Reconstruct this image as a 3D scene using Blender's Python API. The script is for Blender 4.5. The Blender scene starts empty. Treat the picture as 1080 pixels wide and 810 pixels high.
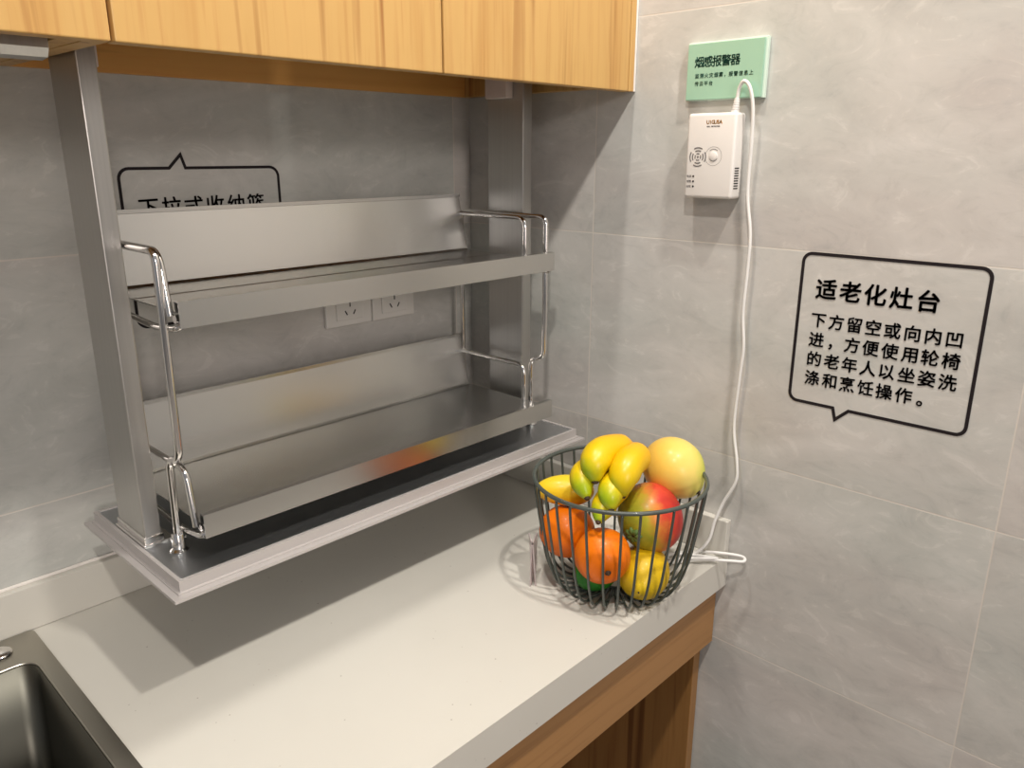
import bpy, bmesh, math, random
from mathutils import Vector, Matrix
random.seed(7)
C = bpy.context.scene.collection
sc = bpy.context.scene
H = 1.376           # camera height above the floor (m); counter top at 0.80
PI = math.pi

# ------------------------------------------------------------------ object helpers
def link(o, parent=None):
    C.objects.link(o)
    if parent: o.parent = parent
    return o

def thing(name, label, cat, loc=(0, 0, 0), group=None):
    o = bpy.data.objects.new(name, None)
    o.empty_display_size = .02
    o.location = loc
    link(o)
    o['label'] = label; o['category'] = cat
    if group: o['group'] = group
    return o

def base_of(p):
    v = Vector((0, 0, 0))
    while p is not None:
        v += Vector(p.location); p = p.parent
    return v

def finish(bm, mats, name, parent=None, loc=None, smooth=False, angle=None):
    """links the bmesh (built in world coordinates) as ONE object with its origin at loc"""
    bmesh.ops.recalc_face_normals(bm, faces=bm.faces)
    L = base_of(parent)
    org = Vector(loc) if loc is not None else L
    bmesh.ops.translate(bm, verts=bm.verts, vec=-org)
    me = bpy.data.meshes.new(name)
    bm.to_mesh(me); bm.free()
    if not isinstance(mats, (list, tuple)): mats = [mats]
    for m in mats: me.materials.append(m)
    if smooth:
        for p in me.polygons: p.use_smooth = True
        if angle is not None:
            try: me.set_sharp_from_angle(angle=math.radians(angle))
            except Exception: pass
    o = bpy.data.objects.new(name, me)
    o.location = org - L
    return link(o, parent)

def tag(o, label, cat, group=None):
    o['label'] = label; o['category'] = cat
    if group: o['group'] = group
    return o

def struct(o):
    o['kind'] = 'structure'; return o

# ------------------------------------------------------------------ mesh helpers
def NB(): return bmesh.new()

def box(bm, x0, x1, y0, y1, z0, z1, bev=0, seg=2, mi=0):
    b = bmesh.new()
    bmesh.ops.create_cube(b, size=1)
    for v in b.verts:
        v.co = Vector(((x0+x1)/2 + v.co.x*(x1-x0), (y0+y1)/2 + v.co.y*(y1-y0), (z0+z1)/2 + v.co.z*(z1-z0)))
    if bev:
        bmesh.ops.bevel(b, geom=list(b.edges), offset=bev, segments=seg, affect='EDGES', profile=.5)
    merge(bm, b, mi)

def merge(bm, b, mi=None, M=None):
    if M is not None: b.transform(M)
    mp = {}
    for v in b.verts: mp[v] = bm.verts.new(v.co)
    for f in b.faces:
        try:
            nf = bm.faces.new([mp[v] for v in f.verts])
            nf.material_index = f.material_index if mi is None else mi
        except ValueError: pass
    b.free()

def frames(pts, closed=False):
    n = len(pts); T = []
    for i in range(n):
        a = pts[(i-1) % n] if (closed or i > 0) else pts[i]
        c = pts[(i+1) % n] if (closed or i < n-1) else pts[i]
        t = (c-a)
        T.append(t.normalized() if t.length > 1e-9 else Vector((0, 0, 1)))
    up = Vector((0, 0, 1)) if abs(T[0].z) < .9 else Vector((1, 0, 0))
    N = [(up - T[0]*up.dot(T[0])).normalized()]
    for i in range(1, n):
        v = N[-1] - T[i]*N[-1].dot(T[i])
        N.append(v.normalized() if v.length > 1e-9 else N[-1])
    return T, N

def tube(bm, pts, r, seg=10, closed=False, cap=True, mi=0, flat=None):
    pts = [Vector(p) for p in pts]; n = len(pts)
    rs = r if isinstance(r, (list, tuple)) else [r]*n
    T, N = frames(pts, closed); rings = []
    for i in range(n):
        B = T[i].cross(N[i])
        k1, k2 = (1, 1) if flat is None else flat
        rings.append([bm.verts.new(pts[i] + N[i]*math.cos(2*PI*j/seg)*rs[i]*k1 + B*math.sin(2*PI*j/seg)*rs[i]*k2) for j in range(seg)])
    m = n if closed else n-1
    for i in range(m):
        a, b = rings[i], rings[(i+1) % n]
        for j in range(seg):
            f = bm.faces.new((a[j], a[(j+1) % seg], b[(j+1) % seg], b[j])); f.material_index = mi
    if cap and not closed:
        for rg in (rings[0][::-1], rings[-1]):
            f = bm.faces.new(rg); f.material_index = mi

def round_path(pts, rad, seg=6, closed=False):
    """polyline with its corners rounded"""
    pts = [Vector(p) for p in pts]; n = len(pts); out = []
    for i in range(n):
        if not closed and i in (0, n-1): out.append(pts[i]); continue
        a, b, c = pts[(i-1) % n], pts[i], pts[(i+1) % n]
        d1, d2 = (a-b), (c-b)
        r = min(rad, d1.length*.49, d2.length*.49)
        p, q = b + d1.normalized()*r, b + d2.normalized()*r
        for k in range(seg+1):
            t = k/seg
            out.append(p*(1-t)**2 + b*2*t*(1-t) + q*t*t)
    return out

def catmull(pts, sub=8):
    pts = [Vector(p) for p in pts]; out = []
    P = [pts[0]*2-pts[1]] + pts + [pts[-1]*2-pts[-2]]
    for i in range(1, len(P)-2):
        a, b, c, d = P[i-1:i+3]
        for k in range(sub):
            t = k/sub
            out.append(.5*((2*b) + (c-a)*t + (2*a-5*b+4*c-d)*t*t + (3*b-a-3*c+d)*t**3))
    out.append(pts[-1]); return out

def lathe(bm, prof, c=(0, 0, 0), seg=32, M=None, mi=0, cap=True):
    b = bmesh.new(); rings = []
    for r, z in prof:
        rings.append([b.verts.new((r*math.cos(2*PI*j/seg), r*math.sin(2*PI*j/seg), z)) for j in range(seg)])
    for i in range(len(prof)-1):
        for j in range(seg):
            b.faces.new((rings[i][j], rings[i][(j+1) % seg], rings[i+1][(j+1) % seg], rings[i+1][j]))
    if cap:
        b.faces.new(rings[0][::-1]); b.faces.new(rings[-1])
    if M is not None: b.transform(M)
    b.transform(Matrix.Translation(c))
    merge(bm, b, mi)

def extrude_profile(bm, yz, x0, x1, mi=0):
    """closed polygon in y,z swept along x"""
    a = [bm.verts.new((x0, y, z)) for y, z in yz]
    b = [bm.verts.new((x1, y, z)) for y, z in yz]
    n = len(yz)
    for i in range(n):
        bm.faces.new((a[i], a[(i+1) % n], b[(i+1) % n], b[i])).material_index = mi
    bm.faces.new(a[::-1]).material_index = mi; bm.faces.new(b).material_index = mi

def sheet_profile(pl, t):
    """thickens an open polyline (y,z) to a closed outline of thickness t"""
    P = [Vector((y, z)) for y, z in pl]; L = []; R = []
    for i, p in enumerate(P):
        d = Vector((0, 0))
        if i > 0: d += (p-P[i-1]).normalized()
        if i < len(P)-1: d += (P[i+1]-p).normalized()
        d.normalize(); nrm = Vector((-d.y, d.x))
        k = 1
        if 0 < i < len(P)-1:
            e = (P[i+1]-p).normalized(); k = 1/max(.35, abs(nrm.dot(Vector((-e.y, e.x)))))
        L.append(p + nrm*t/2*k); R.append(p - nrm*t/2*k)
    return [(v.x, v.y) for v in L + R[::-1]]

# ------------------------------------------------------------------ materials
def newmat(name):
    m = bpy.data.materials.new(name); m.use_nodes = True
    nt = m.node_tree; return m, nt, nt.nodes['Principled BSDF']

def N_(nt, t, **k):
    n = nt.nodes.new(t)
    for a, b in k.items(): setattr(n, a, b)
    return n

def ramp(nt, src, stops, interp='LINEAR'):
    r = N_(nt, 'ShaderNodeValToRGB'); r.color_ramp.interpolation = interp
    el = r.color_ramp.elements
    while len(el) < len(stops): el.new(.5)
    for e, (p, c) in zip(el, stops):
        e.position = p; e.color = (*c, 1) if len(c) == 3 else c
    nt.links.new(src, r.inputs[0]); return r.outputs[0]

def coords(nt, scale=(1, 1, 1), loc=(0, 0, 0), rot=(0, 0, 0)):
    tc = N_(nt, 'ShaderNodeTexCoord'); mp = N_(nt, 'ShaderNodeMapping')
    mp.inputs['Scale'].default_value = scale; mp.inputs['Location'].default_value = loc; mp.inputs['Rotation'].default_value = rot
    nt.links.new(tc.outputs['Object'], mp.inputs[0]); return mp.outputs[0]

def noise(nt, vec, scale, detail=4, rough=.5, dist=0):
    n = N_(nt, 'ShaderNodeTexNoise'); nt.links.new(vec, n.inputs['Vector'])
    n.inputs['Scale'].default_value = scale; n.inputs['Detail'].default_value = detail
    n.inputs['Roughness'].default_value = rough; n.inputs['Distortion'].default_value = dist
    return n.outputs['Fac']

def mix(nt, fac, a, b, mode='MIX'):
    m = N_(nt, 'ShaderNodeMix', data_type='RGBA', blend_type=mode)
    for sock, v in ((m.inputs[0], fac), (m.inputs[6], a), (m.inputs[7], b)):
        if hasattr(v, 'links'): nt.links.new(v, sock)
        else: sock.default_value = v if not isinstance(v, tuple) or len(v) == 4 else (*v, 1)
    return m.outputs[2]

def bump(nt, p, h, strength=.1, dist=.002):
    b = N_(nt, 'ShaderNodeBump'); b.inputs['Strength'].default_value = strength; b.inputs['Distance'].default_value = dist
    nt.links.new(h, b.inputs['Height']); nt.links.new(b.outputs[0], p.inputs['Normal'])

def simple(name, col, rough=.5, metal=0, var=.06, nscale=30, spec=.5, coat=0):
    m, nt, p = newmat(name)
    v = coords(nt); n = noise(nt, v, nscale, 3)
    lo = tuple(c*(1-var) for c in col); hi = tuple(min(1, c*(1+var)) for c in col)
    nt.links.new(ramp(nt, n, [(.3, lo), (.7, hi)]), p.inputs['Base Color'])
    p.inputs['Roughness'].default_value = rough; p.inputs['Metallic'].default_value = metal
    p.inputs['Specular IOR Level'].default_value = spec; p.inputs['Coat Weight'].default_value = coat
    return m

def tile_mat(name, axis, off):
    m, nt, p = newmat(name)
    tc = N_(nt, 'ShaderNodeTexCoord'); sp = N_(nt, 'ShaderNodeSeparateXYZ'); cb = N_(nt, 'ShaderNodeCombineXYZ')
    nt.links.new(tc.outputs['Object'], sp.inputs[0])
    a = N_(nt, 'ShaderNodeMath', operation='SUBTRACT'); a.inputs[1].default_value = off
    nt.links.new(sp.outputs[axis], a.inputs[0])
    b = N_(nt, 'ShaderNodeMath', operation='SUBTRACT'); b.inputs[1].default_value = .0516
    nt.links.new(sp.outputs[2], b.inputs[0])
    nt.links.new(a.outputs[0], cb.inputs[0]); nt.links.new(b.outputs[0], cb.inputs[1])
    br = N_(nt, 'ShaderNodeTexBrick'); br.offset = 0; br.squash = 1
    nt.links.new(cb.outputs[0], br.inputs['Vector'])
    br.inputs['Scale'].default_value = 1; br.inputs['Brick Width'].default_value = .6015; br.inputs['Row Height'].default_value = .3015
    br.inputs['Mortar Size'].default_value = .0011; br.inputs['Mortar Smooth'].default_value = .3
    br.inputs['Color1'].default_value = (0.0, 0.0, 0.0, 1); br.inputs['Color2'].default_value = (1, 1, 1, 1)
    # cloudy plaster look, brushed at a slant, shifted from tile to tile
    tv = N_(nt, 'ShaderNodeVectorMath', operation='MULTIPLY_ADD'); tv.inputs[1].default_value = (3.1, 2.3, 1.7)
    nt.links.new(br.outputs['Color'], tv.inputs[0]); nt.links.new(tc.outputs['Object'], tv.inputs[2])
    mp = N_(nt, 'ShaderNodeMapping'); mp.inputs['Scale'].default_value = (1.0, 1.0, 2.0) if axis == 1 else (1.0, 1.0, 2.0)
    mp.inputs['Rotation'].default_value = (.5, 0, 0) if axis == 1 else (0, .4, 0)
    nt.links.new(tv.outputs[0], mp.inputs[0])
    n1 = noise(nt, mp.outputs[0], 4.5, 7, .62, .8); n2 = noise(nt, mp.outputs[0], 15, 6, .7, 1.8); n3 = noise(nt, mp.outputs[0], 2.0, 3, .5, .3)
    c1 = ramp(nt, n1, [(.28, (.455, .45, .435)), (.5, (.54, .535, .515)), (.72, (.62, .61, .59))])
    c2 = ramp(nt, n2, [(.30, (.38, .39, .395)), (.46, (.49, .49, .49)), (.58, (.52, .515, .51)), (.64, (.62, .61, .60))])
    c3 = ramp(nt, n3, [(.35, (.485, .51, .50)), (.65, (.53, .495, .49))])
    o = mix(nt, .55, c1, c2, 'OVERLAY'); o = mix(nt, .6, o, c3, 'OVERLAY')
    o = mix(nt, br.outputs['Fac'], o, (.66, .62, .57, 1))
    nt.links.new(o, p.inputs['Base Color'])
    p.inputs['Roughness'].default_value = .42; p.inputs['Specular IOR Level'].default_value = .4
    inv = N_(nt, 'ShaderNodeMath', operation='SUBTRACT'); inv.inputs[0].default_value = 1
    nt.links.new(br.outputs['Fac'], inv.inputs[1]); bump(nt, p, inv.outputs[0], .35, .0008)
    return m

def wood(name, grain, light, mid, dark, rough=.42, dens=1.0):
    """grain: 'x','y' or 'z' - the direction the grain runs"""
    m, nt, p = newmat(name)
    def sc3(al, ac): return {'x': (al, ac, ac), 'y': (ac, al, ac), 'z': (ac, ac, al)}[grain]
    n1 = noise(nt, coords(nt, sc3(.8, 10)), 1.6, 5, .55, 1.1)
    n2 = noise(nt, coords(nt, sc3(.9, 24), (3.1, 1.7, 5.3)), 1.3, 3, .5, .8)
    n3 = noise(nt, coords(nt, sc3(3, 95), (1.3, 7.7, 2.1)), 1.5, 3, .6, .2)
    o = ramp(nt, n1, [(.28, mid), (.50, light), (.72, tuple(c*1.03 for c in light))])
    st = ramp(nt, n2, [(.30, (1, 1, 1)), (.43, (0, 0, 0))])
    o = mix(nt, st, o, dark)
    c3 = ramp(nt, n3, [(.32, (.41, .39, .36)), (.48, (.5, .5, .5))])
    o = mix(nt, .7, o, c3, 'OVERLAY')
    nt.links.new(o, p.inputs['Base Color']); p.inputs['Roughness'].default_value = rough
    bump(nt, p, n3, .05, .0005)
    return m

def brushed(name, col, rough, axis=None, aniso=0, var=.05):
    m, nt, p = newmat(name)
    s = {'x': (2, 260, 260), 'z': (260, 260, 2), None: (40, 40, 40)}[axis]
    v = coords(nt, s); n = noise(nt, v, 1, 4, .6)
    lo = tuple(c*(1-var) for c in col); hi = tuple(min(1, c*(1+var)) for c in col)
    nt.links.new(ramp(nt, n, [(.3, lo), (.7, hi)]), p.inputs['Base Color'])
    rr = ramp(nt, n, [(.3, (rough*.88,)*3), (.7, (rough*1.12,)*3)]); nt.links.new(rr, p.inputs['Roughness'])
    p.inputs['Metallic'].default_value = 1
    if axis: bump(nt, p, n, .02, .0002)
    return m

M_tileR = tile_mat('wall_tile_right', 1, -.2771)
M_tileB = tile_mat('wall_tile_back', 0, -.0385)
HL, HM, HD = (.60, .365, .125), (.53, .285, .085), (.36, .155, .040)
M_wood = wood('honey_wood_vertical', 'z', HL, HM, HD)
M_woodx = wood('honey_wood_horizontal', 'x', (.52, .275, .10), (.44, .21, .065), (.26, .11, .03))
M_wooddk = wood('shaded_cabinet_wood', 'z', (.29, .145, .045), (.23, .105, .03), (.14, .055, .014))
M_apron = wood('shaded_apron_wood', 'x', (.36, .185, .065), (.29, .135, .042), (.17, .07, .02))  # shade under the overhang put into the colour, darker than the door wood
M_backp = wood('lit_panel_wood', 'x', (.80, .42, .115), (.70, .33, .08), (.48, .20, .045))  # light on the cabinet back put into this brighter orange colour
M_counter = None
def counter_mat():
    m, nt, p = newmat('speckled_quartz')
    v = coords(nt); n = noise(nt, v, 5, 3)
    base = ramp(nt, n, [(.3, (.59, .572, .52)), (.7, (.62, .602, .55))])
    vo = N_(nt, 'ShaderNodeTexVoronoi'); vo.inputs['Scale'].default_value = 75; vo.inputs['Randomness'].default_value = 1
    nt.links.new(v, vo.inputs['Vector'])
    near = ramp(nt, vo.outputs['Distance'], [(.045, (1, 1, 1)), (.09, (0, 0, 0))])
    sep = N_(nt, 'ShaderNodeSeparateColor'); nt.links.new(vo.outputs['Color'], sep.inputs[0])
    pick = ramp(nt, sep.outputs[0], [(.60, (0, 0, 0)), (.64, (1, 1, 1))])
    mm = N_(nt, 'ShaderNodeMath', operation='MULTIPLY'); nt.links.new(near, mm.inputs[0]); nt.links.new(pick, mm.inputs[1])
    tint = ramp(nt, sep.outputs[1], [(.3, (.33, .30, .27)), (.7, (.62, .58, .52))])
    nt.links.new(mix(nt, mm.outputs[0], base, tint), p.inputs['Base Color'])
    p.inputs['Roughness'].default_value = .38
    return m
M_counter = counter_mat()
def satin(name, col, rough):
    m, nt, p = newmat(name); v = coords(nt, (3, 3, 3)); n = noise(nt, v, 1, 2)
    nt.links.new(ramp(nt, n, [(.2, tuple(c*.97 for c in col)), (.8, tuple(min(1, c*1.03) for c in col))]), p.inputs['Base Color'])
    p.inputs['Roughness'].default_value = rough; p.inputs['Metallic'].default_value = 1; return m
M_steel = satin('satin_shelf_steel', (.63, .625, .605), .26)
M_steelfloor = brushed('brushed_shelf_floor', (.60, .585, .56), .33, 'x')
M_post = brushed('satin_aluminium_post', (.56, .55, .53), .36, 'z')
M_chrome = satin('chrome_rod', (.80, .78, .76), .14)
M_tray = satin('grey_tray_metal', (.58, .60, .62), .36)
M_trayrim = simple('white_aluminium_rim', (.56, .53, .52), .38, .25, .005, 10)
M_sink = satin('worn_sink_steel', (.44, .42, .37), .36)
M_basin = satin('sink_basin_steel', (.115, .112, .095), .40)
M_black = simple('black_sticker', (.014, .010, .012), .65, 0, .05, 40, .25)
M_dark = simple('dark_recess', (.015, .014, .014), .6)
M_white = simple('white_plastic', (.80, .77, .74), .35, 0, .02, 20)
M_socket = simple('ivory_socket_plastic', (.70, .68, .65), .35, 0, .02, 20)
M_cable = simple('white_cable', (.80, .79, .77), .4, 0, .03, 30)
M_wire = simple('grey_green_wire_paint', (.062, .075, .066), .38, 0, .1, 60, .5, .2)
M_sign = simple('mint_green_acrylic', (.34, .57, .43), .14, 0, .02, 8, .5, .3)
M_acryl = simple('frosted_sign_edge', (.66, .80, .70), .25, 0, .02, 20)
M_greenink = simple('dark_green_ink', (.02, .16, .12), .5)
M_orangeink = simple('orange_ink', (.85, .42, .08), .5)
M_greyink = simple('grey_ink', (.16, .15, .15), .5)
M_caulk = simple('white_sealant', (.82, .78, .74), .45)
M_rubber = simple('black_rubber', (.02, .02, .02), .5)
M_slotwhite = simple('pale_bracket_plastic', (.72, .62, .57), .45)

# ------------------------------------------------------------------ room shell
def wall_plane(name, x0, x1, y0, y1, z0, z1, m):
    b = NB(); box(b, x0, x1, y0, y1, z0, z1); return struct(finish(b, m, name, loc=(0, 0, 0)))
wall_plane('wall_back', -2.6, .1, 0, .1, 0, 2.7, M_tileB)
wall_plane('wall_right', 0, .1, -2.6, 0, 0, 2.7, M_tileR)
b = NB(); box(b, -8, .1, -9, .1, -.06, 0)
m_floor, nt, p = newmat('grey_floor_tile')
v = coords(nt); n = noise(nt, v, 3, 5)
nt.links.new(ramp(nt, n, [(.3, (.22, .20, .18)), (.7, (.29, .265, .24))]), p.inputs['Base Color']); p.inputs['Roughness'].default_value = .4
struct(finish(b, m_floor, 'floor', loc=(0, 0, 0)))

# ------------------------------------------------------------------ countertop
CT = .80; CF = -.550; TH = .049; UP = .859
ct = thing('countertop', 'cream speckled stone countertop running along the back wall under the pull-down shelf', 'countertop', (-.8, -.275, CT-TH))
b = NB()
def holed(bm, X, Y, z0, z1):
    # X = (x0, hx0, hx1, x1) with a rectangular hole, one closed mesh
    g = {}
    for k, z in enumerate((z0, z1)):
        for i, x in enumerate(X):
            for j, y in enumerate(Y): g[i, j, k] = bm.verts.new((x, y, z))
    for i in range(3):
        for j in range(3):
            if i == 1 and j == 1: continue
            for k in (0, 1): bm.faces.new((g[i, j, k], g[i+1, j, k], g[i+1, j+1, k], g[i, j+1, k]))
    for i in range(3):
        for j in (0, 3): bm.faces.new((g[i, j, 0], g[i+1, j, 0], g[i+1, j, 1], g[i, j, 1]))
        for j2 in (0, 3): bm.faces.new((g[j2, i, 0], g[j2, i+1, 0], g[j2, i+1, 1], g[j2, i, 1]))
    for a_, b_ in (((1, 1), (2, 1)), ((2, 1), (2, 2)), ((2, 2), (1, 2)), ((1, 2), (1, 1))):
        bm.faces.new((g[(*a_, 0)], g[(*b_, 0)], g[(*b_, 1)], g[(*a_, 1)]))
holed(b, (-1.7, -1.40, -.788, -.0005), (CF, -.480, -.070, -.0005), CT-TH, CT)
finish(b, M_counter, 'slab', ct)
b = NB(); box(b, -1.7, -.0005, -.0125, -.0005, CT+.0002, UP, .0015); finish(b, M_counter, 'back_upstand', ct)
b = NB(); box(b, -.0125, -.0005, CF, -.013, CT+.0002, UP, .0015); finish(b, M_counter, 'side_upstand', ct)
b = NB()
box(b, -1.7, -.013, -.004, -.0005, UP, UP+.004, .001)
struct(finish(b, M_caulk, 'trim_1', loc=(-.8, 0, UP)))

# ------------------------------------------------------------------ base cabinet with open knee space
bc = thing('base_cabinet', 'shade-darkened brown wood base cabinet with an open knee space below the stone countertop', 'cabinet', (-.4, -.27, 0))
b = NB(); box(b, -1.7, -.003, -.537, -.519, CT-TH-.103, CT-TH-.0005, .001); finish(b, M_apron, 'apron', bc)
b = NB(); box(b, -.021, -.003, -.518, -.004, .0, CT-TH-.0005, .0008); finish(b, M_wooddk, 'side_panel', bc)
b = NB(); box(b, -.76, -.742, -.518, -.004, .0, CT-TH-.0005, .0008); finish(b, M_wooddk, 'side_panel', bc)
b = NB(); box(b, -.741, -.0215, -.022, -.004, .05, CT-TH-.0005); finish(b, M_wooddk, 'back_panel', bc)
b = NB(); box(b, -1.7, -.765, -.536, -.518, .08, CT-TH-.108, .001); finish(b, M_wood, 'door', bc)

# ------------------------------------------------------------------ sink
sk = thing('kitchen_sink', 'worn stainless steel inset sink in the left end of the stone countertop', 'sink', (-1.0, -.28, CT))
def rrect(x0, x1, y0, y1, r, n=6):
    out = []
    for cx, cy, a0 in ((x1-r, y1-r, 0), (x0+r, y1-r, PI/2), (x0+r, y0+r, PI), (x1-r, y0+r, 1.5*PI)):
        for k in range(n+1):
            a = a0 + PI/2*k/n; out.append((cx+r*math.cos(a), cy+r*math.sin(a)))
    return out
def bridge(bm, rings, close_last=False, mi=0):
    for A, B in zip(rings[:-1], rings[1:]):
        n = len(A)
        for i in range(n): bm.faces.new((A[i], A[(i+1) % n], B[(i+1) % n], B[i])).material_index = mi
    if close_last: bm.faces.new(rings[-1]).material_index = mi
b = NB()
def ring(bm, pts, z): return [bm.verts.new((x, y, z)) for x, y in pts]
ox0, ox1, oy0, oy1 = -1.44, -.7785, -.505, -.014
ix0, ix1, iy0, iy1 = -1.37, -.7975, -.460, -.0835
R1 = ring(b, rrect(ox0, ox1, oy0, oy1, .008), CT+.0003); R2 = ring(b, rrect(ox0, ox1, oy0, oy1, .008), CT+.0025)
R3 = ring(b, rrect(ox0+.002, ox1-.002, oy0+.002, oy1-.002, .007), CT+.0035)
R4 = ring(b, rrect(ix0-.001, ix1+.001, iy0-.001, iy1+.001, .021), CT+.0035); R5 = ring(b, rrect(ix0, ix1, iy0, iy1, .02), CT+.0025)
R5b = ring(b, rrect(ix0, ix1, iy0, iy1, .02), CT+.0003)
bridge(b, [R1, R2, R3, R4, R5, R5b, R1])
finish(b, M_sink, 'rim', sk, smooth=True, angle=30)
b = NB()
rs = []
for d, z, r in ((0, CT+.001, .019), (.006, CT-.16, .022), (.012, CT-.178, .026), (.022, CT-.190, .034), (.05, CT-.195, .05)):
    rs.append(ring(b, rrect(ix0+.001+d, ix1-.001-d, iy0+.001+d, iy1-.001-d, r), z))
bridge(b, rs, True)
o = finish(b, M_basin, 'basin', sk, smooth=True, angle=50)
so = o.modifiers.new('t', 'SOLIDIFY'); so.thickness = .0012; so.offset = 1
b = NB(); lathe(b, [(.0001, .0035), (.013, .0035), (.0145, .005), (.013, .007), (.007, .009), (.0001, .0095)], (-.824, -.045, CT), 28); finish(b, M_chrome, 'hole_cover', sk, smooth=True, angle=50)

# ------------------------------------------------------------------ wall cabinets
DB, CB, CTOP, DF = H+.0848, H+.091, 2.24, -.345
def wall_cabinet(x0, x1, doors, label):
    t = thing('wall_cabinet', label, 'cabinet', ((x0+x1)/2, -.17, CB))
    for a in (x0+.0005, x1-.0185):
        b = NB(); box(b, a, a+.018, -.326, -.0005, CB, CTOP, .0006); finish(b, M_wood, 'side_panel', t)
    b = NB(); box(b, x0+.0187, x1-.0187, -.0095, -.0005, CB, CTOP); finish(b, M_backp, 'back_panel', t)
    b = NB(); box(b, x0+.0187, x1-.0187, -.326, -.0098, CTOP-.018, CTOP); finish(b, M_wood, 'top_panel', t)
    for dx0, dx1 in doors:
        b = NB(); box(b, dx0, dx1, DF, DF+.018, DB, CTOP, .0012); finish(b, M_wood, 'door', t)
    return t
wc = wall_cabinet(-.7145, -.0005, ((-.7130, -.3662), (-.3632, -.0175)), 'honey wood two-door wall cabinet above the pull-down shelf, its underside open')
b = NB(); box(b, -.0160, -.0045, DF, DF+.018, DB, CTOP, .0008); finish(b, M_wood, 'filler_strip', wc)
wc2 = wall_cabinet(-1.43, -.7155, ((-1.4285, -1.0740), (-1.0715, -.7162)), 'honey wood wall cabinet left of the pull-down shelf, cut off by the photo edge')
b = NB(); box(b, -.0043, -.0005, DF-.0005, DF+.017, DB, CTOP, .0006)
struct(finish(b, M_caulk, 'trim_2', loc=(-.002, DF, DB)))

# raised pull-down unit in the left cabinet: only its closed bottom shows
rt = thing('raised_shelf_unit', 'grey metal bottom of a raised shelf unit under the left wall cabinet', 'shelf', (-1.05, -.17, CB))
b = NB()
pr = [(-.236, CB+.020), (-.232, CB-.006), (-.234, CB-.0125), (-.240, CB-.0145), (-.256, CB-.0130), (-.262, CB-.006), (-.262, CB+.020)]
extrude_profile(b, pr, -1.40, -.736); finish(b, M_post, 'housing', rt)
b = NB(); box(b, -1.40, -.74, -.31, -.02, CB+.0205, CB+.0265); finish(b, M_wood, 'bottom_panel', rt)

# ------------------------------------------------------------------ pull-down shelf
ps = thing('pull_down_shelf', 'brushed steel two-tier pull-down shelf on two posts hanging below the wall cabinet', 'shelf', (-.37, -.17, H-.447))
zt = H-.430
def post(x0, x1):
    y0, y1 = -.186, -.109
    b = NB(); box(b, x0, x1, y0, y1, zt+.002, CB+.09, .0018)
    # shallow groove lines down the front face
    box(b, x0+.0015, x0+.003, y0-.0006, y0+.001, zt+.010, CB+.088)
    o = finish(b, M_post, 'post', ps)
    b = NB(); box(b, x0-.003, x1+.012, y0-.003, y1+.004, zt-.001, zt+.0035, .001)
    box(b, x0-.0015, x1+.0015, y0-.0018, y1+.0015, zt+.003, zt+.012, .001)
    o = finish(b, M_chrome, 'post_shoe', ps); o['label'] = 'shiny metal shoe at the foot of the post'
    return o
post(-.690, -.6710); post(-.064, -.043)
for x0, x1 in ((-.6688, -.6655), (-.080, -.0645)):
    b = NB(); box(b, x0, x1, -.175 if x0 < -.5 else -.165, -.125 if x0 < -.5 else -.120, CB-.010, CB+.06, .001); finish(b, M_slotwhite, 'mounting_bracket', ps)
# tray
b = NB()
tx0, tx1, ty0, ty1 = -.698, -.042, -.287, -.046
O = [(tx0, ty0), (tx1, ty0), (tx1, ty1), (tx0, ty1)]
def rg(bm, d, z): return [bm.verts.new((x, y, z)) for x, y in ((tx0-d, ty0-d), (tx1+d, ty0-d), (tx1+d, ty1+d), (tx0-d, ty1+d))]
bridge(b, [rg(b, -.0045, zt-.004), rg(b, -.0045, zt), rg(b, 0, zt), rg(b, 0, zt-.012), rg(b, .003, zt-.0125), rg(b, .003, zt-.0145), rg(b, .010, zt-.015), rg(b, .010, zt-.0185), rg(b, -.0045, zt-.0185), rg(b, -.0045, zt-.004)])
finish(b, M_trayrim, 'tray_rim', ps)
b = NB(); box(b, tx0+.0047, tx1-.0047, ty0+.0047, ty1-.0047, zt-.018, zt-.0012, 0); finish(b, M_tray, 'tray', ps)
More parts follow.
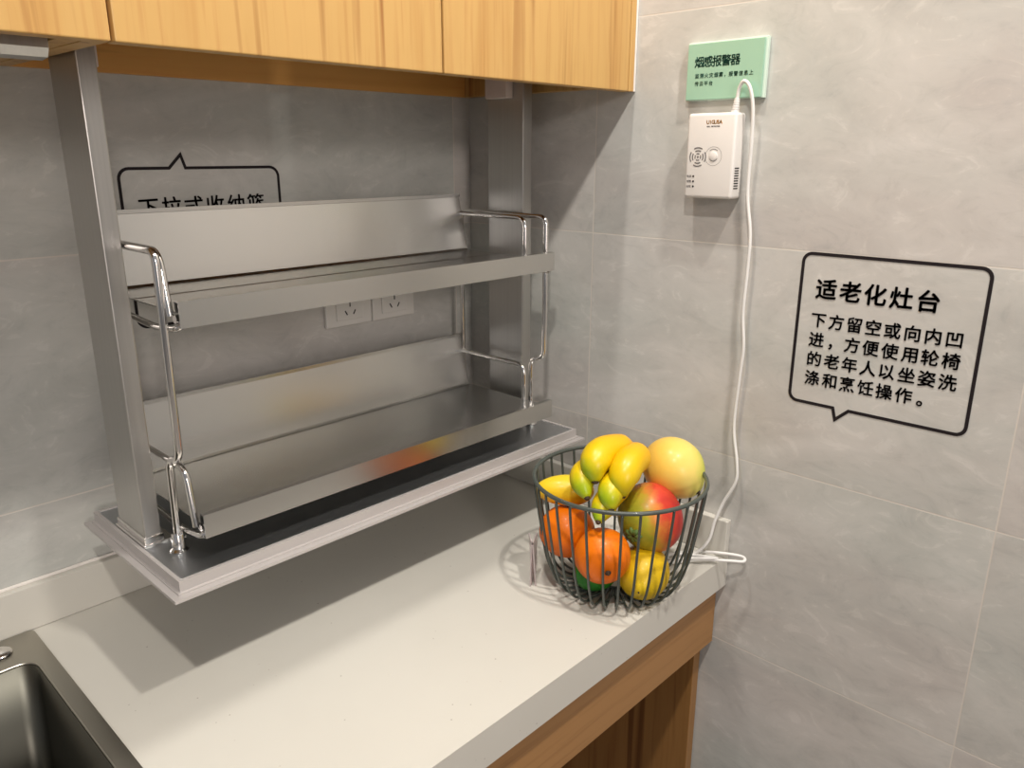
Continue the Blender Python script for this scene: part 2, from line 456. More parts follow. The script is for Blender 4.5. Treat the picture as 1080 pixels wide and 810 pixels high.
# the two storage levels
SX0, SX1 = -.657, -.0855
def shelf(ztop):
    zf = ztop-.0895
    pl = [(-.0705, ztop-.004), (-.0705, ztop), (-.067, ztop), (-.0800, zf+.003), (-.0830, zf), *(((-.155, zf), (-.157, zf+.0006), (-.159, zf)) if ztop > H-.2 else ()), (-.262, zf), (-.262, zf+.0108)]
    nm = 'upper_shelf' if ztop > H-.2 else 'lower_shelf'
    b = NB(); x1 = SX1
    extrude_profile(b, sheet_profile(pl, .0012), SX0, x1)
    # clipped top right and left corners of the back panel
    for v in b.verts:
        if v.co.z > ztop-.006:
            v.co.x += .006 if v.co.x < -.4 else -.006
    s = finish(b, M_steel, nm, ps)
    b = NB()
    lip = [(-.2625, zf+.0112), (-.2700, zf+.0112), (-.2700, zf-.0150), (-.2640, zf-.0150)]
    extrude_profile(b, sheet_profile(lip, .0011), SX0, SX1+.001)
    finish(b, M_steel, 'front_lip', s)
    # side guard rods
    for x in (SX0-.0035, SX1-.004):
        P_ = [(x, -.072, ztop-.030), (x, -.215, ztop-.030), (x, -.2150, zf+.001)] if x > -.4 else [(x, -.072, ztop-.029), (x, -.247, ztop-.029), (x, -.2575, zf-.004)]
        b = NB(); tube(b, round_path(P_, .017), .0037, 12)
        finish(b, M_chrome, 'guard_rod', s, smooth=True, angle=50)
    # rod under the floor carrying the level
    for x, sx in ((SX0-.001, -1), (SX1+.0105, 1)):
        b = NB(); tube(b, round_path([(x, -.130, zf-.018), (x, -.215, zf-.022), (x-sx*.003, -.258, zf-.018), (x-sx*.012, -.262, zf-.010)], .018), .0036, 12)
        tube(b, [(x-sx*.014, -.256, zf-.008), (x-sx*.002, -.256, zf-.008)], .0048, 12)
        finish(b, M_chrome, 'carrier_rod', s, smooth=True, angle=50)
shelf(H-.0640); shelf(H-.2965)
# outer chrome frames at both ends
for x, sx, dy in ((-.6662, -1, -.008), (-.0715, 1, 0)):
    b = NB()
    pts = [(x, -.052, H-.404), (x, -.052, H-.0925), (x, -.2415+dy*1.5, H-.0925), (x, -.2415+dy, H-.3130), (x, -.2135+dy, H-.3190), (x, -.2135+dy*.6, zt+.010)]
    pp = round_path(pts, .013, 6); tube(b, pp, .0042, 12)
    o = finish(b, M_chrome, 'end_frame', ps, smooth=True, angle=50)
    b = NB(); lathe(b, [(.0095, 0), (.0105, .0015), (.0075, .004), (.0068, .020), (.0055, .022)], (x, -.2135+dy*.6, zt-.001), 20)
    tube(b, [(x-.0085, -.2135+dy*.6, zt+.014), (x+.0085, -.2135+dy*.6, zt+.014)], .0022, 8)
    finish(b, M_chrome, 'pivot_foot', ps, smooth=True, angle=40)
    b = NB(); tube(b, [(x, -.052, H-.404), (x, -.052, zt)], .0026, 8); finish(b, M_chrome, 'rear_stay', ps, smooth=True, angle=40)

# ------------------------------------------------------------------ writing
def text_mesh(body, size, weight=0.0, extr=.0002, spacing=1.0, slant=0.0, thick=.0):
    cu = bpy.data.curves.new('t', 'FONT'); cu.body = body; cu.size = size; cu.offset = weight; cu.extrude = extr
    cu.space_character = spacing; cu.resolution_u = 3
    to = bpy.data.objects.new('t', cu); C.objects.link(to)
    bpy.context.view_layer.update()
    dg = bpy.context.evaluated_depsgraph_get(); me = bpy.data.meshes.new_from_object(to.evaluated_get(dg))
    bm = NB(); bm.from_mesh(me)
    bpy.data.objects.remove(to); bpy.data.curves.remove(cu); bpy.data.meshes.remove(me)
    return bm
WR = lambda y, z, e=.0: Matrix(((0, 0, -1, -e), (-1, 0, 0, y), (0, 1, 0, z), (0, 0, 0, 1)))   # faces -x on the right wall
WB = lambda x, z, e=.0: Matrix(((1, 0, 0, x), (0, 0, -1, -e), (0, 1, 0, z), (0, 0, 0, 1)))   # faces -y on the back wall
def chars(bm, body, pitch, size, MM, weight, extr=.0002, rise=.10):
    """each character centred in its own cell, brush-like: strokes rise to the right"""
    for i, ch in enumerate(body):
        if ch == ' ': continue
        t = text_mesh(ch, size, 0, extr)
        if not t.verts: t.free(); continue
        if weight:
            src = t.copy()
            for q in range(1, 5):
                merge(t, src.copy(), None, Matrix.Translation((weight*math.cos(q*PI/2+.5), weight*math.sin(q*PI/2+.5), 0)))
            src.free()
        xs = [v.co.x for v in t.verts]; punct = ch in '，。'
        cx = (min(xs)+max(xs))/2
        for v in t.verts:
            v.co.x += -cx if not punct else -cx-size*.2
            v.co.y += v.co.x*rise
            v.co.y -= size*.0
            v.co.x += (i+.5)*pitch
        merge(bm, t, 0, MM)

def bubble(x0, x1, z0, z1, r, tail, th, MM, ex=.0003):
    """rounded speech-bubble outline; tail = list of 3 points inserted in the outline"""
    pts = []
    def arc(cx, cz, a0):
        for k in range(7):
            a = a0 + PI/2*k/6; pts.append((cx+r*math.cos(a), cz+r*math.sin(a)))
    arc(x1-r, z1-r, 0)
    if tail[0] == 'top': pts.extend(tail[1])
    arc(x0+r, z1-r, PI/2); arc(x0+r, z0+r, PI)
    if tail[0] == 'bottom': pts.extend(tail[1])
    arc(x1-r, z0+r, 1.5*PI)
    n = len(pts); P = [Vector(p) for p in pts]; inn = []; out = []
    for i in range(n):
        a, b_, c = P[i-1], P[i], P[(i+1) % n]
        d1, d2 = (b_-a).normalized(), (c-b_).normalized()
        n1, n2 = Vector((d1.y, -d1.x)), Vector((d2.y, -d2.x))
        mm = (n1+n2).normalized(); k = 1/max(.45, mm.dot(n1))
        out.append(b_+mm*th/2*k); inn.append(b_-mm*th/2*k)
    bm = NB(); V = {}
    for nm, L in (('o', out), ('i', inn)):
        for k, z in enumerate((0, ex)):
            V[nm, k] = [bm.verts.new((p.x, p.y, z)) for p in L]
    for i in range(n):
        j = (i+1) % n
        bm.faces.new((V['o', 1][i], V['o', 1][j], V['i', 1][j], V['i', 1][i]))
        bm.faces.new((V['o', 0][i], V['i', 0][i], V['i', 0][j], V['o', 0][j]))
        bm.faces.new((V['o', 0][i], V['o', 0][j], V['o', 1][j], V['o', 1][i]))
        bm.faces.new((V['i', 0][i], V['i', 1][i], V['i', 1][j], V['i', 0][j]))
    bm.transform(MM); return bm

# right wall notice
nt1 = thing('wall_lettering', 'black Chinese speech-bubble notice stuck on the right tiled wall', 'sign', (0, -.724, H-.22))
MM = WR(-.617, H-.3150, .0003)       # local x grows towards the camera side, y up
finish(bubble(0, .2130, .0, .1945, .011, ('bottom', [(.0590, 0), (.0632, -.0150), (.0790, 0)]), .0040, MM), M_black, 'bubble_outline', nt1)
b = NB(); chars(b, '适老化灶台', .0300, .0272, WR(-.6352, H-.1740, .0006), .0007, rise=.03); finish(b, M_black, 'title', nt1)
b = NB()
for k, (ln, dy) in enumerate((('下方留空或向内凹', 0), ('进，方便使用轮椅', 0), ('的老年人以坐姿洗', 0), ('涤和烹饪操作。', 0))):
    chars(b, ln, .02265, .0203, WR(-.6335, H-.2115-k*.0256, .0006), .00042, rise=.03)
finish(b, M_black, 'body_text', nt1)

# back wall notice (half hidden by the upper shelf)
nt2 = thing('wall_lettering', 'black Chinese speech-bubble notice on the back wall, half hidden behind the upper shelf', 'sign', (-.487, 0, H-.11))
MM = WB(-.5965, H-.2190, .0003)
finish(bubble(0, .2190, 0, .2003, .013, ('top', [(.0855, .2003), (.0805, .2170), (.0640, .2003)]), .0038, MM), M_black, 'bubble_outline', nt2)
b = NB(); chars(b, '下拉式收纳篮', .0297, .0270, WB(-.5790, H-.0775, .0006), .00045, rise=.03); finish(b, M_black, 'title', nt2)

# ------------------------------------------------------------------ wall outlets
def outlet(x0, label):
    z0 = H-.2640; w = .0868
    t = thing('wall_outlet', label, 'outlet', (x0+w/2, 0, z0), None)
    b = NB(); box(b, x0, x0+w, -.008, -.0003, z0, z0+w, .0022); finish(b, M_socket, 'face_plate', t)
    cx, cz = x0+w/2, z0+w/2
    b = NB(); box(b, cx-.0255, cx+.0255, -.0102, -.0078, cz-.0330, cz+.0330, .001); finish(b, M_socket, 'socket_insert', t)
    b = NB()
    for dx, dz, a, L in ((0, -.0085, 0, .0075), (-.0078, -.0215, -.52, .008), (.0078, -.0215, .52, .008)):
        q = bmesh.new(); bmesh.ops.create_cube(q, size=1)
        q.transform(Matrix.Translation((cx+dx, -.0103, cz+dz)) @ Matrix.Rotation(a, 4, 'Y') @ Matrix.Diagonal((.0020, .0006, L, 1)))
        merge(b, q)
    o = finish(b, M_dark, 'pin_slots', t); o['label'] = 'three dark pin slots'
outlet(-.3184, 'white three-pin wall outlet below the upper shelf, left of the adjoining pair')
outlet(-.2299, 'white three-pin wall outlet below the upper shelf, right of the adjoining pair')

# ------------------------------------------------------------------ green sign
gs = thing('wall_sign', 'mint green acrylic sign with dark green Chinese text above the alarm', 'sign', (0, -.489, H+.104))
b = NB(); box(b, -.0065, -.0005, -.5460, -.4330, H+.0680, H+.1405, .0006); finish(b, M_acryl, 'backing_plate', gs)
b = NB(); box(b, -.0095, -.0066, -.5430, -.4345, H+.0690, H+.1385, .0005); finish(b, M_sign, 'green_face', gs)
b = NB(); chars(b, '烟感报警器', .0131, .0142, WR(-.4455, H+.1105, .0097), .00028, .0001, .02); finish(b, M_greenink, 'title', gs)
b = NB(); chars(b, '监测火灾烟雾，报警信息上', .00705, .0062, WR(-.4465, H+.0965, .0097), .00008, .0001, .02)
chars(b, '传云平台', .00705, .0062, WR(-.4465, H+.0868, .0097), .00008, .0001, .02); finish(b, M_greenink, 'body_text', gs)

# ------------------------------------------------------------------ gas alarm
ga = thing('gas_alarm', 'white plug-in gas alarm with round speaker grille mounted on the right wall', 'alarm', (0, -.494, H-.003))
ay0, ay1, az0, az1, ax = -.5215, -.4504, H-.0572, H+.0512, -.026
b = NB(); box(b, ax, -.0005, ay0, ay1, az0, az1, .004, 4); finish(b, M_white, 'housing', ga, smooth=True, angle=40)
def disc_arc(bm, cy, cz, r0, r1, a0, a1, e=.0004, n=12):
    A = [(cy-r*math.cos(a0+(a1-a0)*k/n), cz+r*math.sin(a0+(a1-a0)*k/n)) for r in (r0, r1) for k in range(n+1)]
    f = [bm.verts.new((ax-e, y, z)) for y, z in A]; g = [bm.verts.new((ax+.0004, y, z)) for y, z in A]; m = n+1
    for k in range(n):
        bm.faces.new((f[k], f[k+1], f[m+k+1], f[m+k])); bm.faces.new((g[k], g[m+k], g[m+k+1], g[k+1]))
        bm.faces.new((f[k], g[k], g[k+1], f[k+1])); bm.faces.new((f[m+k], f[m+k+1], g[m+k+1], g[m+k]))
    bm.faces.new((f[0], f[m], g[m], g[0])); bm.faces.new((f[n], g[n], g[m+n], f[m+n]))
b = NB(); gy, gz = -.4690, H-.0040
for r in (.0042, .0080, .0118):
    for q in range(4): disc_arc(b, gy, gz, r-.0007, r+.0007, q*PI/2+.25+PI/4, q*PI/2+PI/2-.25+PI/4)
disc_arc(b, gy, gz, .0001, .0014, 0, 2*PI)
o = finish(b, M_greyink, 'speaker_grille', ga); o['label'] = 'dark concentric speaker slots'
b = NB(); by, bz = -.4920, H-.0030
lathe(b, [(.0062, 0), (.0060, .0012), (.0045, .0018), (.0001, .0018)], (0, 0, 0), 24, Matrix.Translation((ax+.0004, by, bz)) @ Matrix.Rotation(-PI/2, 4, 'Y'))
finish(b, M_white, 'test_button', ga, smooth=True, angle=40)
b = NB(); disc_arc(b, by, bz, .0118, .0121, 0, 2*PI, .0002, 30); disc_arc(b, by, bz, .0085, .0092, PI*.28, PI*.72, .0002); disc_arc(b, by, bz, .0061, .0066, PI*1.15, PI*1.85, .0002)
finish(b, M_greyink, 'button_marking', ga)
b = NB()
for k in range(3): disc_arc(b, -.4640-.0002*k, H-.0290-.0066*k, .0001, .0014, 0, 2*PI)
finish(b, M_dark, 'indicator_lights', ga)
b = NB()
for k, s in enumerate(('电源', '报警', '故障')): chars(b, s, .0036, .0038, WR(-.4540, H-.0305-.0066*k, .0261), .0, .0001, 0)
finish(b, M_greyink, 'indicator_text', ga)
b = NB(); chars(b, 'UIGUSA', .0037, .0066, WR(-.4790, H+.0375, .0261), .00025, .0001, 0); finish(b, M_orangeink, 'logo', ga)
b = NB(); chars(b, 'GAS DETECTOR', .0016, .0024, WR(-.4795, H+.0335, .0261), .0001, .0001, 0); finish(b, M_greyink, 'logo_subtitle', ga)
b = NB()
for k in range(9): box(b, -.021, -.010, ay0-.0003, ay0+.001, H-.018-.0032*k-.0008, H-.018-.0032*k+.0008)
finish(b, M_dark, 'side_vents', ga)
b = NB()
for k in range(6): lathe(b, [(.0048-.0003*k, 0), (.0052-.0003*k, .0012), (.0048-.0003*k, .0024)], (-.016, -.5130-.0003*k, az1+.0002+.0028*k), 16)
tube(b, [(-.016, -.5130, az1-.001), (-.016, -.5146, az1+.017)], .0034, 10)
finish(b, M_cable, 'strain_relief', ga, smooth=True, angle=40)

# ------------------------------------------------------------------ cable
cp = [(-.016, -.5146, az1+.016), (-.017, -.5170, H+.0800), (-.019, -.5240, H+.0880), (-.018, -.5320, H+.0800), (-.015, -.5370, H+.055), (-.012, -.5375, H+.010), (-.010, -.5370, H-.050),
      (-.010, -.5455, H-.1020), (-.010, -.5460, H-.150), (-.010, -.5450, H-.2070), (-.010, -.5500, H-.255), (-.010, -.5480, H-.2998), (-.010, -.5460, H-.370), (-.012, -.5560, H-.4200),
      (-.014, -.5580, H-.4500), (-.018, -.5440, H-.4850), (-.024, -.5360, H-.5150), (-.030, -.5320, H-.5450), (-.042, -.5200, CT+.010), (-.060, -.5050, CT+.0036), (-.078, -.4960, CT+.0036), (-.062, -.4880, CT+.0036),
      (-.035, -.5080, CT+.0036), (-.0225, -.5400, CT+.010), (-.010, -.5750, CT+.012), (-.018, -.5830, CT+.010), (-.030, -.5650, CT+.009), (-.050, -.5330, CT+.0068), (-.075, -.5090, CT+.0040), (-.085, -.500, CT+.0036),
      (-.072, -.5130, CT+.0095), (-.045, -.5440, CT+.011), (-.036, -.5500, CT+.0095), (-.044, -.5330, CT+.0098), (-.068, -.4990, CT+.0100), (-.080, -.4850, CT+.0036)]
b = NB(); tube(b, catmull(cp, 8), .0023, 10)
tag(finish(b, M_cable, 'power_cable', loc=(-.02, -.53, CT), smooth=True), 'thin white cable hanging from the gas alarm and coiled on the counter end', 'cable')

# ------------------------------------------------------------------ wire basket
BX, BY = -.179, -.473
bk = thing('wire_fruit_basket', 'round dark grey-green wire basket full of fruit on the counter front edge', 'basket', (BX, BY, CT))
prof = [(.020, .0022), (.056, .0022), (.0725, .0045), (.0835, .0130), (.0915, .028), (.0990, .052), (.1045, .085), (.1100, .120), (.1135, .145), (.1146, .159)]
for i in range(32):
    a = 2*PI*(i+.35)/32
    b = NB(); tube(b, catmull([(BX+r*math.cos(a), BY+r*math.sin(a), CT+z) for r, z in prof], 3), .0018, 7)
    finish(b, M_wire, 'upright_wire', bk, smooth=True)
for nm, r, z, w in (('rim_ring', .1150, .1605, .0028), ('base_ring', .0200, .0030, .0022)):
    b = NB(); tube(b, [(BX+r*math.cos(2*PI*k/64), BY+r*math.sin(2*PI*k/64), CT+z) for k in range(64)], w, 10, closed=True)
    finish(b, M_wire, nm, bk, smooth=True)
b = NB()
pts = []
for k in range(192):
    a = 2*PI*k/192; r = .050+.0085*math.cos(16*a); pts.append((BX+r*math.cos(a), BY+r*math.sin(a), CT+.0046))
tube(b, pts, .0014, 6, closed=True); finish(b, M_wire, 'wavy_base_wire', bk, smooth=True)

# ------------------------------------------------------------------ fruit
def fruit_mat(name, stops, axis=(0, 0, 1), scale=10, var=.25, rough=.3, bumpk=.1, bscale=120, span=.045, coat=.15):
    """colour runs along an axis of the fruit itself, broken up by noise"""
    m, nt, p = newmat(name)
    tc = N_(nt, 'ShaderNodeTexCoord')
    d = N_(nt, 'ShaderNodeVectorMath', operation='DOT_PRODUCT'); A = Vector(axis).normalized()/(2*span); d.inputs[1].default_value = A
    nt.links.new(tc.outputs['Object'], d.inputs[0])
    n = noise(nt, tc.outputs['Object'], scale*10, 4, .6)
    ma = N_(nt, 'ShaderNodeMath', operation='MULTIPLY_ADD'); ma.inputs[1].default_value = var; nt.links.new(n, ma.inputs[0]); nt.links.new(d.outputs['Value'], ma.inputs[2])
    ad = N_(nt, 'ShaderNodeMath', operation='ADD'); ad.inputs[1].default_value = .5-var/2; nt.links.new(ma.outputs[0], ad.inputs[0])
    nt.links.new(ramp(nt, ad.outputs[0], stops), p.inputs['Base Color'])
    p.inputs['Roughness'].default_value = rough+.08; p.inputs['Coat Weight'].default_value = coat*.35; p.inputs['Coat Roughness'].default_value = .15; p.inputs['Specular IOR Level'].default_value = .32
    n2 = noise(nt, tc.outputs['Object'], bscale*4, 2); bump(nt, p, n2, bumpk, .0008)
    return m
def blob(c, r, shape=None, seg=32, rings=20, rot=(0, 0, 0)):
    """r = (rx,ry,rz); shape(u,theta)->radial factor, u in -1..1 along local z"""
    bm = bmesh.new(); bmesh.ops.create_uvsphere(bm, u_segments=seg, v_segments=rings, radius=1)
    for v in bm.verts:
        u = v.co.z; th = math.atan2(v.co.y, v.co.x)
        k, dz = shape(u, th) if shape else (1, 0)
        v.co = Vector((v.co.x*k*r[0], v.co.y*k*r[1], (u+dz)*r[2]))
    from mathutils import Euler
    bm.transform(Matrix.Translation(c) @ Euler(rot).to_matrix().to_4x4()); return bm
def axis_rot(d):
    return Vector((0, 0, 1)).rotation_difference(Vector(d).normalized()).to_euler()
CAMD = Vector((-.983, -1.0385, H))
def star(c, d, r, m, name, parent):
    b = NB(); lathe(b, [(r*.4, -.002), (r, 0), (r*.8, .001), (r*.3, .0016), (r*.25, .004)], (0, 0, 0), 8, Matrix.Translation(c) @ axis_rot(d).to_matrix().to_4x4())
    return finish(b, m, name, parent, smooth=True, angle=40)
M_brown = simple('brown_stem', (.05, .028, .014), .7)
M_leafg = simple('green_calyx', (.10, .17, .035), .6)

def orange(c, r, d, label):
    m = fruit_mat('orange_peel', [(0, (.70, .13, .001)), (.5, (.80, .165, .0015)), (1, (.85, .20, .002))], (0, 0, 1), 6, .3, .34, .35, 160)
    t = thing('orange', label, 'orange', c, 'oranges in the wire basket')
    def sh(u, th):
        k = 1 + .012*math.cos(5*th)*(1-u*u)
        return k, (-.06 if u > .96 else 0) + (-.03*max(0, (u-.85)/.15))
    finish(blob(c, (r, r, r*.94), sh, rot=axis_rot(d)), m, 'peel', t, smooth=True)
    dd = Vector(d).normalized(); star(Vector(c)+dd*r*.905, dd, .0042, M_brown, 'stem_scar', t)
    return t
OR1 = (-.2235, -.4210, .8775); OR2 = (-.2425, -.4960, .8755)
orange(OR1, .0385, (.2, .1, 1), 'bright orange fruit at the left side of the wire basket, behind the front one')
orange(OR2, .0370, (-.62, -.75, -.20), 'bright orange fruit at the basket front with its dark stem scar facing out')

# lime
t = thing('lime', 'dark green fruit at the bottom of the basket under the front orange', 'lime', (-.2190, -.4680, .829), None)
m = fruit_mat('lime_skin', [(0, (.012, .12, .012)), (1, (.03, .24, .02))], (0, 0, 1), 6, .5, .32)
finish(blob((-.2190, -.4680, .8305), (.025, .025, .031), lambda u, th: (1-.05*abs(u)**3, 0), rot=axis_rot((.7, -.6, .1))), m, 'skin', t, smooth=True)
star((-.2190+.7*.0325, -.4680-.6*.0325, .8335), (.7, -.6, .1), .0035, M_brown, 'stem_scar', t)

# lemon bottom front
LC = (-.1860, -.5230, .8395); LD = Vector((-.88, -.45, -.12)).normalized()
t = thing('lemon', 'yellow lemon at the bottom right of the basket against the wires', 'lemon', LC, None)
m = fruit_mat('lemon_peel', [(0, (.60, .38, .006)), (.5, (.70, .44, .006)), (1, (.66, .46, .012))], LD, 6, .4, .35, .3, 140)
def lem(u, th): return (1-.10*abs(u)**4, .10*max(0, (abs(u)-.9)/.1)*(1 if u > 0 else -1))
finish(blob(LC, (.0350, .0350, .041), lem, rot=axis_rot(LD)), m, 'peel', t, smooth=True)
star(Vector(LC)+LD*.0425, LD, .0042, M_brown, 'stem_scar', t)

# mango, green to red
MC = (-.1610, -.5140, .9065)
t = thing('mango', 'red and green mango on the right side of the basket behind the wires', 'mango', MC, None)
Mx = Vector((.74, -.62, .22)).normalized()
m = fruit_mat('mango_skin', [(.08, (.22, .27, .02)), (.34, (.42, .38, .03)), (.50, (.66, .25, .04)), (.66, (.62, .055, .03)), (1, (.38, .012, .018))], Mx, 5, .38, .3, .2, 80, .047)
finish(blob(MC, (.0445, .0415, .049), lambda u, th: (1+.05*u, 0), rot=axis_rot((-.45, .30, .85))), m, 'skin', t, smooth=True)
SP = Vector((-.2160, -.5180, .8960)); sd = (SP-Vector(MC)).normalized()

b = NB(); rr_ = random.Random(3)
from mathutils import Quaternion
for k in range(7):
    side = Quaternion(sd, k*2*PI/7) @ sd.orthogonal().normalized()
    p0 = Vector(MC)+sd*.0425; p1 = p0+side*.007+sd*.003; p2 = p0+side*(.011+.002*rr_.random())+sd*.0005
    tube(b, catmull([p0, p1, p2], 4), [.0022, .0030, .0036, .0038, .0036, .0034, .0028, .0020, .0010][:9], 8)
finish(b, M_leafg, 'calyx', t, smooth=True)
star(Vector(MC)+sd*.0440, sd, .0035, M_brown, 'stem', t)

# yellow melon-like pear on top right
PC = (-.1010, -.5080, .9590); PD = Vector((-.06, -.78, -.42)).normalized()
t = thing('yellow_pomelo', 'large pale yellow pomelo with a green tinge, topmost on the right of the basket', 'pomelo', PC, None)
m = fruit_mat('pomelo_peel', [(0, (.80, .44, .05)), (.35, (.82, .56, .11)), (.62, (.82, .64, .17)), (.86, (.60, .62, .10)), (1, (.42, .58, .06))], Vector((.72, -.66, -.12)), 5, .22, .28, .12, 90, .05)
finish(blob(PC, (.0415, .0415, .0455), lambda u, th: (1-.10*max(0, u)**2, .06*max(0, (u-.8)/.2)), rot=axis_rot(PD)), m, 'peel', t, smooth=True)
star(Vector(PC)+PD*.0470, PD, .0045, M_brown, 'stem_scar', t)

# yellow mango lying at the left back
YC = (-.2140, -.4070, .9310)
t = thing('yellow_mango', 'yellow elongated mango lying at the left back of the basket rim', 'mango', YC, None)
m = fruit_mat('yellow_mango_skin', [(0, (.75, .28, .01)), (.45, (.82, .50, .012)), (1, (.80, .62, .03))], (0, 0, 1), 6, .2, .3, .1, 90, .025)
finish(blob(YC, (.0215, .0205, .041), lambda u, th: (1-.12*u, 0), rot=axis_rot((-.66, .62, .05))), m, 'skin', t, smooth=True)

# banana bunch
bb = thing('banana_bunch', 'bunch of five small yellow bananas with green tips lying on top of the basket', 'bananas', (-.20, -.485, .95), None)
def banana(spine, rmax, gside):
    sp = catmull(spine, 8); n = len(sp); rad = []
    for i in range(n):
        t = i/(n-1)
        k = min(1, (t/.22)**.6*.75+.25) if t < .22 else 1
        if t > .62: k = max(.26, 1-((t-.62)/.38)**2.0*.74)
        rad.append(rmax*k)
    b = NB(); tube(b, sp, rad, 20)
    # softly five-sided section
    tip = sp[-1]
    m, nt, p = newmat('banana_peel')
    tc = N_(nt, 'ShaderNodeTexCoord'); ds = N_(nt, 'ShaderNodeVectorMath', operation='DISTANCE')
    nt.links.new(tc.outputs['Object'], ds.inputs[0])
    ds.inputs[1].default_value = Vector(gside) - Vector(bb.location)
    nz = noise(nt, tc.outputs['Object'], 60, 3)
    ma = N_(nt, 'ShaderNodeMath', operation='MULTIPLY_ADD'); ma.inputs[1].default_value = .012; nt.links.new(nz, ma.inputs[0]); nt.links.new(ds.outputs['Value'], ma.inputs[2])
    sc_ = N_(nt, 'ShaderNodeMath', operation='MULTIPLY'); sc_.inputs[1].default_value = 12; nt.links.new(ma.outputs[0], sc_.inputs[0])
    nt.links.new(ramp(nt, sc_.outputs[0], [(.10, (.18, .40, .006)), (.24, (.46, .48, .006)), (.36, (.74, .54, .004)), (.9, (.82, .42, .002))]), p.inputs['Base Color'])
    p.inputs['Roughness'].default_value = .36; p.inputs['Coat Weight'].default_value = .05
    o = finish(b, m, 'banana', bb, smooth=True)
    d = (sp[-1]-sp[-3]).normalized()
    b = NB(); tube(b, [tip-d*.001, tip+d*.0012, tip+d*.0030], [rad[-1]*.95, rad[-1]*.80, rad[-1]*.55], 12)
    finish(b, M_brown, 'tip', o, smooth=True, angle=40)
K = Vector((-.1600, -.4900, .9860))
banana([K+Vector((.002, .010, .004)), (-.1800, -.4700, 0.9975), (-.2105, -.4660, 1.0005), (-.2330, -.4720, 0.9925), (-.2420, -.4800, 0.9745)], .0215, (-.245, -.468, .985))
banana([K+Vector((0, -.004, .002)), (-.1800, -.4975, 0.9940), (-.2040, -.5035, 0.9930), (-.2210, -.5080, 0.9795), (-.2260, -.5120, 0.9595)], .0205, (-.228, -.500, .968))
banana([K+Vector((-.012, .012, -.012)), (-.1960, -.4640, 0.9735), (-.2260, -.4530, 0.9755), (-.2440, -.4610, 0.9675), (-.2530, -.4760, 0.9545)], .0175, (-.252, -.466, .962))
banana([K+Vector((-.010, .002, -.016)), (-.1980, -.4900, 0.9675), (-.2200, -.4930, 0.9675), (-.2370, -.5010, 0.9595), (-.2465, -.5100, 0.9465)], .0175, (-.246, -.498, .958))
banana([K+Vector((-.014, .004, -.024)), (-.2010, -.4850, 0.9515), (-.2230, -.4880, 0.9475), (-.2420, -.4930, 0.9405), (-.2580, -.4990, 0.9305)], .0165, (-.262, -.492, .934))
b = NB(); tube(b, [K+Vector((-.016, .004, -.012)), K+Vector((.004, .004, -.006)), K+Vector((.016, .006, -.008))], [.015, .012, .008], 12)
finish(b, M_brown, 'crown', bb, smooth=True, angle=40)

# acrylic price-tag stand behind the basket, seen almost edge-on
m_ac, nt, p = newmat('clear_acrylic'); p.inputs['Base Color'].default_value = (.90, .80, .80, 1)
p.inputs['Roughness'].default_value = .3; p.inputs['Transmission Weight'].default_value = .6; p.inputs['IOR'].default_value = 1.45
ag = thing('acrylic_card_holder', 'small clear acrylic card holder standing left of the wire basket, seen edge-on', 'card holder', (-.262, -.375, CT))
def slab(bm, p0, p1, h, th, lean):
    p0, p1 = Vector(p0), Vector(p1); d = (p1-p0).normalized(); nn = Vector((-d.y, d.x, 0))*th/2
    up = Vector((lean[0], lean[1], h))
    V = [bm.verts.new(q) for q in (p0-nn, p0+nn, p1+nn, p1-nn, p0-nn+up, p0+nn+up, p1+nn+up, p1-nn+up)]
    for f in ((0, 1, 2, 3), (4, 5, 6, 7), (0, 1, 5, 4), (1, 2, 6, 5), (2, 3, 7, 6), (3, 0, 4, 7)): bm.faces.new([V[i] for i in f])

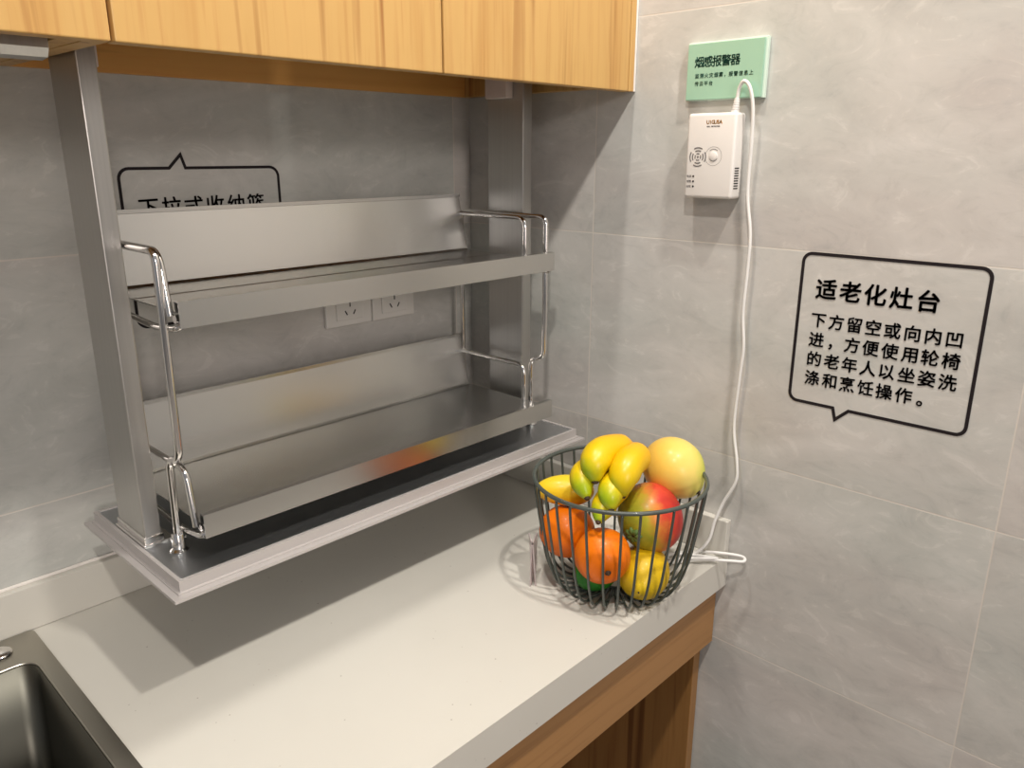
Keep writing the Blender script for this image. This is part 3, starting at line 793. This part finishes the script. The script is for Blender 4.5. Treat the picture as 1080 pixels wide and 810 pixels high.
# ------------------------------------------------------------------ camera
def setup_camera():
    f, pt, yw, rl = 824.64, math.radians(16.4266), math.radians(43.5844), math.radians(.0921)
    F = Vector((math.cos(yw)*math.cos(pt), math.sin(yw)*math.cos(pt), -math.sin(pt)))
    R0 = Vector((math.sin(yw), -math.cos(yw), 0)); U0 = R0.cross(F)
    R = R0*math.cos(rl) + U0*math.sin(rl); U = U0*math.cos(rl) - R0*math.sin(rl)
    cd = bpy.data.cameras.new('camera'); cd.sensor_width = 36; cd.lens = f/1080*36; cd.clip_start = .02
    cam = bpy.data.objects.new('camera', cd); C.objects.link(cam)
    cam.matrix_world = Matrix(((R.x, U.x, -F.x, -.9832), (R.y, U.y, -F.y, -1.0385), (R.z, U.z, -F.z, H), (0, 0, 0, 1)))
    sc.camera = cam
setup_camera()

b = NB(); slab(b, (-.2700, -.3950, CT+.0005), (-.2350, -.3740, CT+.0005), .060, .0018, (.004, .002))
finish(b, m_ac, 'front_sheet', ag)
b = NB(); slab(b, (-.2640, -.4000, CT+.0005), (-.2390, -.3700, CT+.0005), .060, .0018, (-.001, .005))
finish(b, m_ac, 'rear_sheet', ag)

# ------------------------------------------------------------------ light
def lamp(name, loc, target, energy, size, col, spread=PI):
    l = bpy.data.lights.new(name, 'AREA'); l.shape = 'DISK'; l.size = size; l.energy = energy; l.color = col; l.spread = spread
    o = bpy.data.objects.new(name, l); C.objects.link(o); o.location = loc
    o.rotation_euler = (Vector(target)-Vector(loc)).to_track_quat('-Z', 'Y').to_euler()
WARM = (1, .935, .85)
lamp('downlight', (-1.20, -1.15, 2.62), (-.9, -.7, .8), 17, .09, WARM)
lamp('downlight', (-.36, -1.13, 2.62), (-.3, -.6, .8), 17, .09, WARM)
lamp('downlight', (-.50, -.385, 2.62), (-.50, -.42, .8), 11.5, .07, WARM)
lamp('hall_and_fill_light', (-2.6, -5.2, 2.6), (-.4, -.1, 1.2), 60, .7, (1, .90, .83))
lamp('hall_and_fill_light', (-1.9, -4.6, 1.35), (-.5, -.1, 1.3), 15, 1.3, (1, .85, .74))  # added warm fill for the back wall, not an existing lamp
w = bpy.data.worlds.new('world'); sc.world = w; w.use_nodes = True
bg = w.node_tree.nodes['Background']; bg.inputs[0].default_value = (.95, .96, 1.0, 1); bg.inputs[1].default_value = .26
sc.view_settings.view_transform = 'Standard'; sc.view_settings.look = 'None'
sc.view_settings.exposure = -.1; sc.view_settings.gamma = 1; sc.view_settings.use_curve_mapping = False
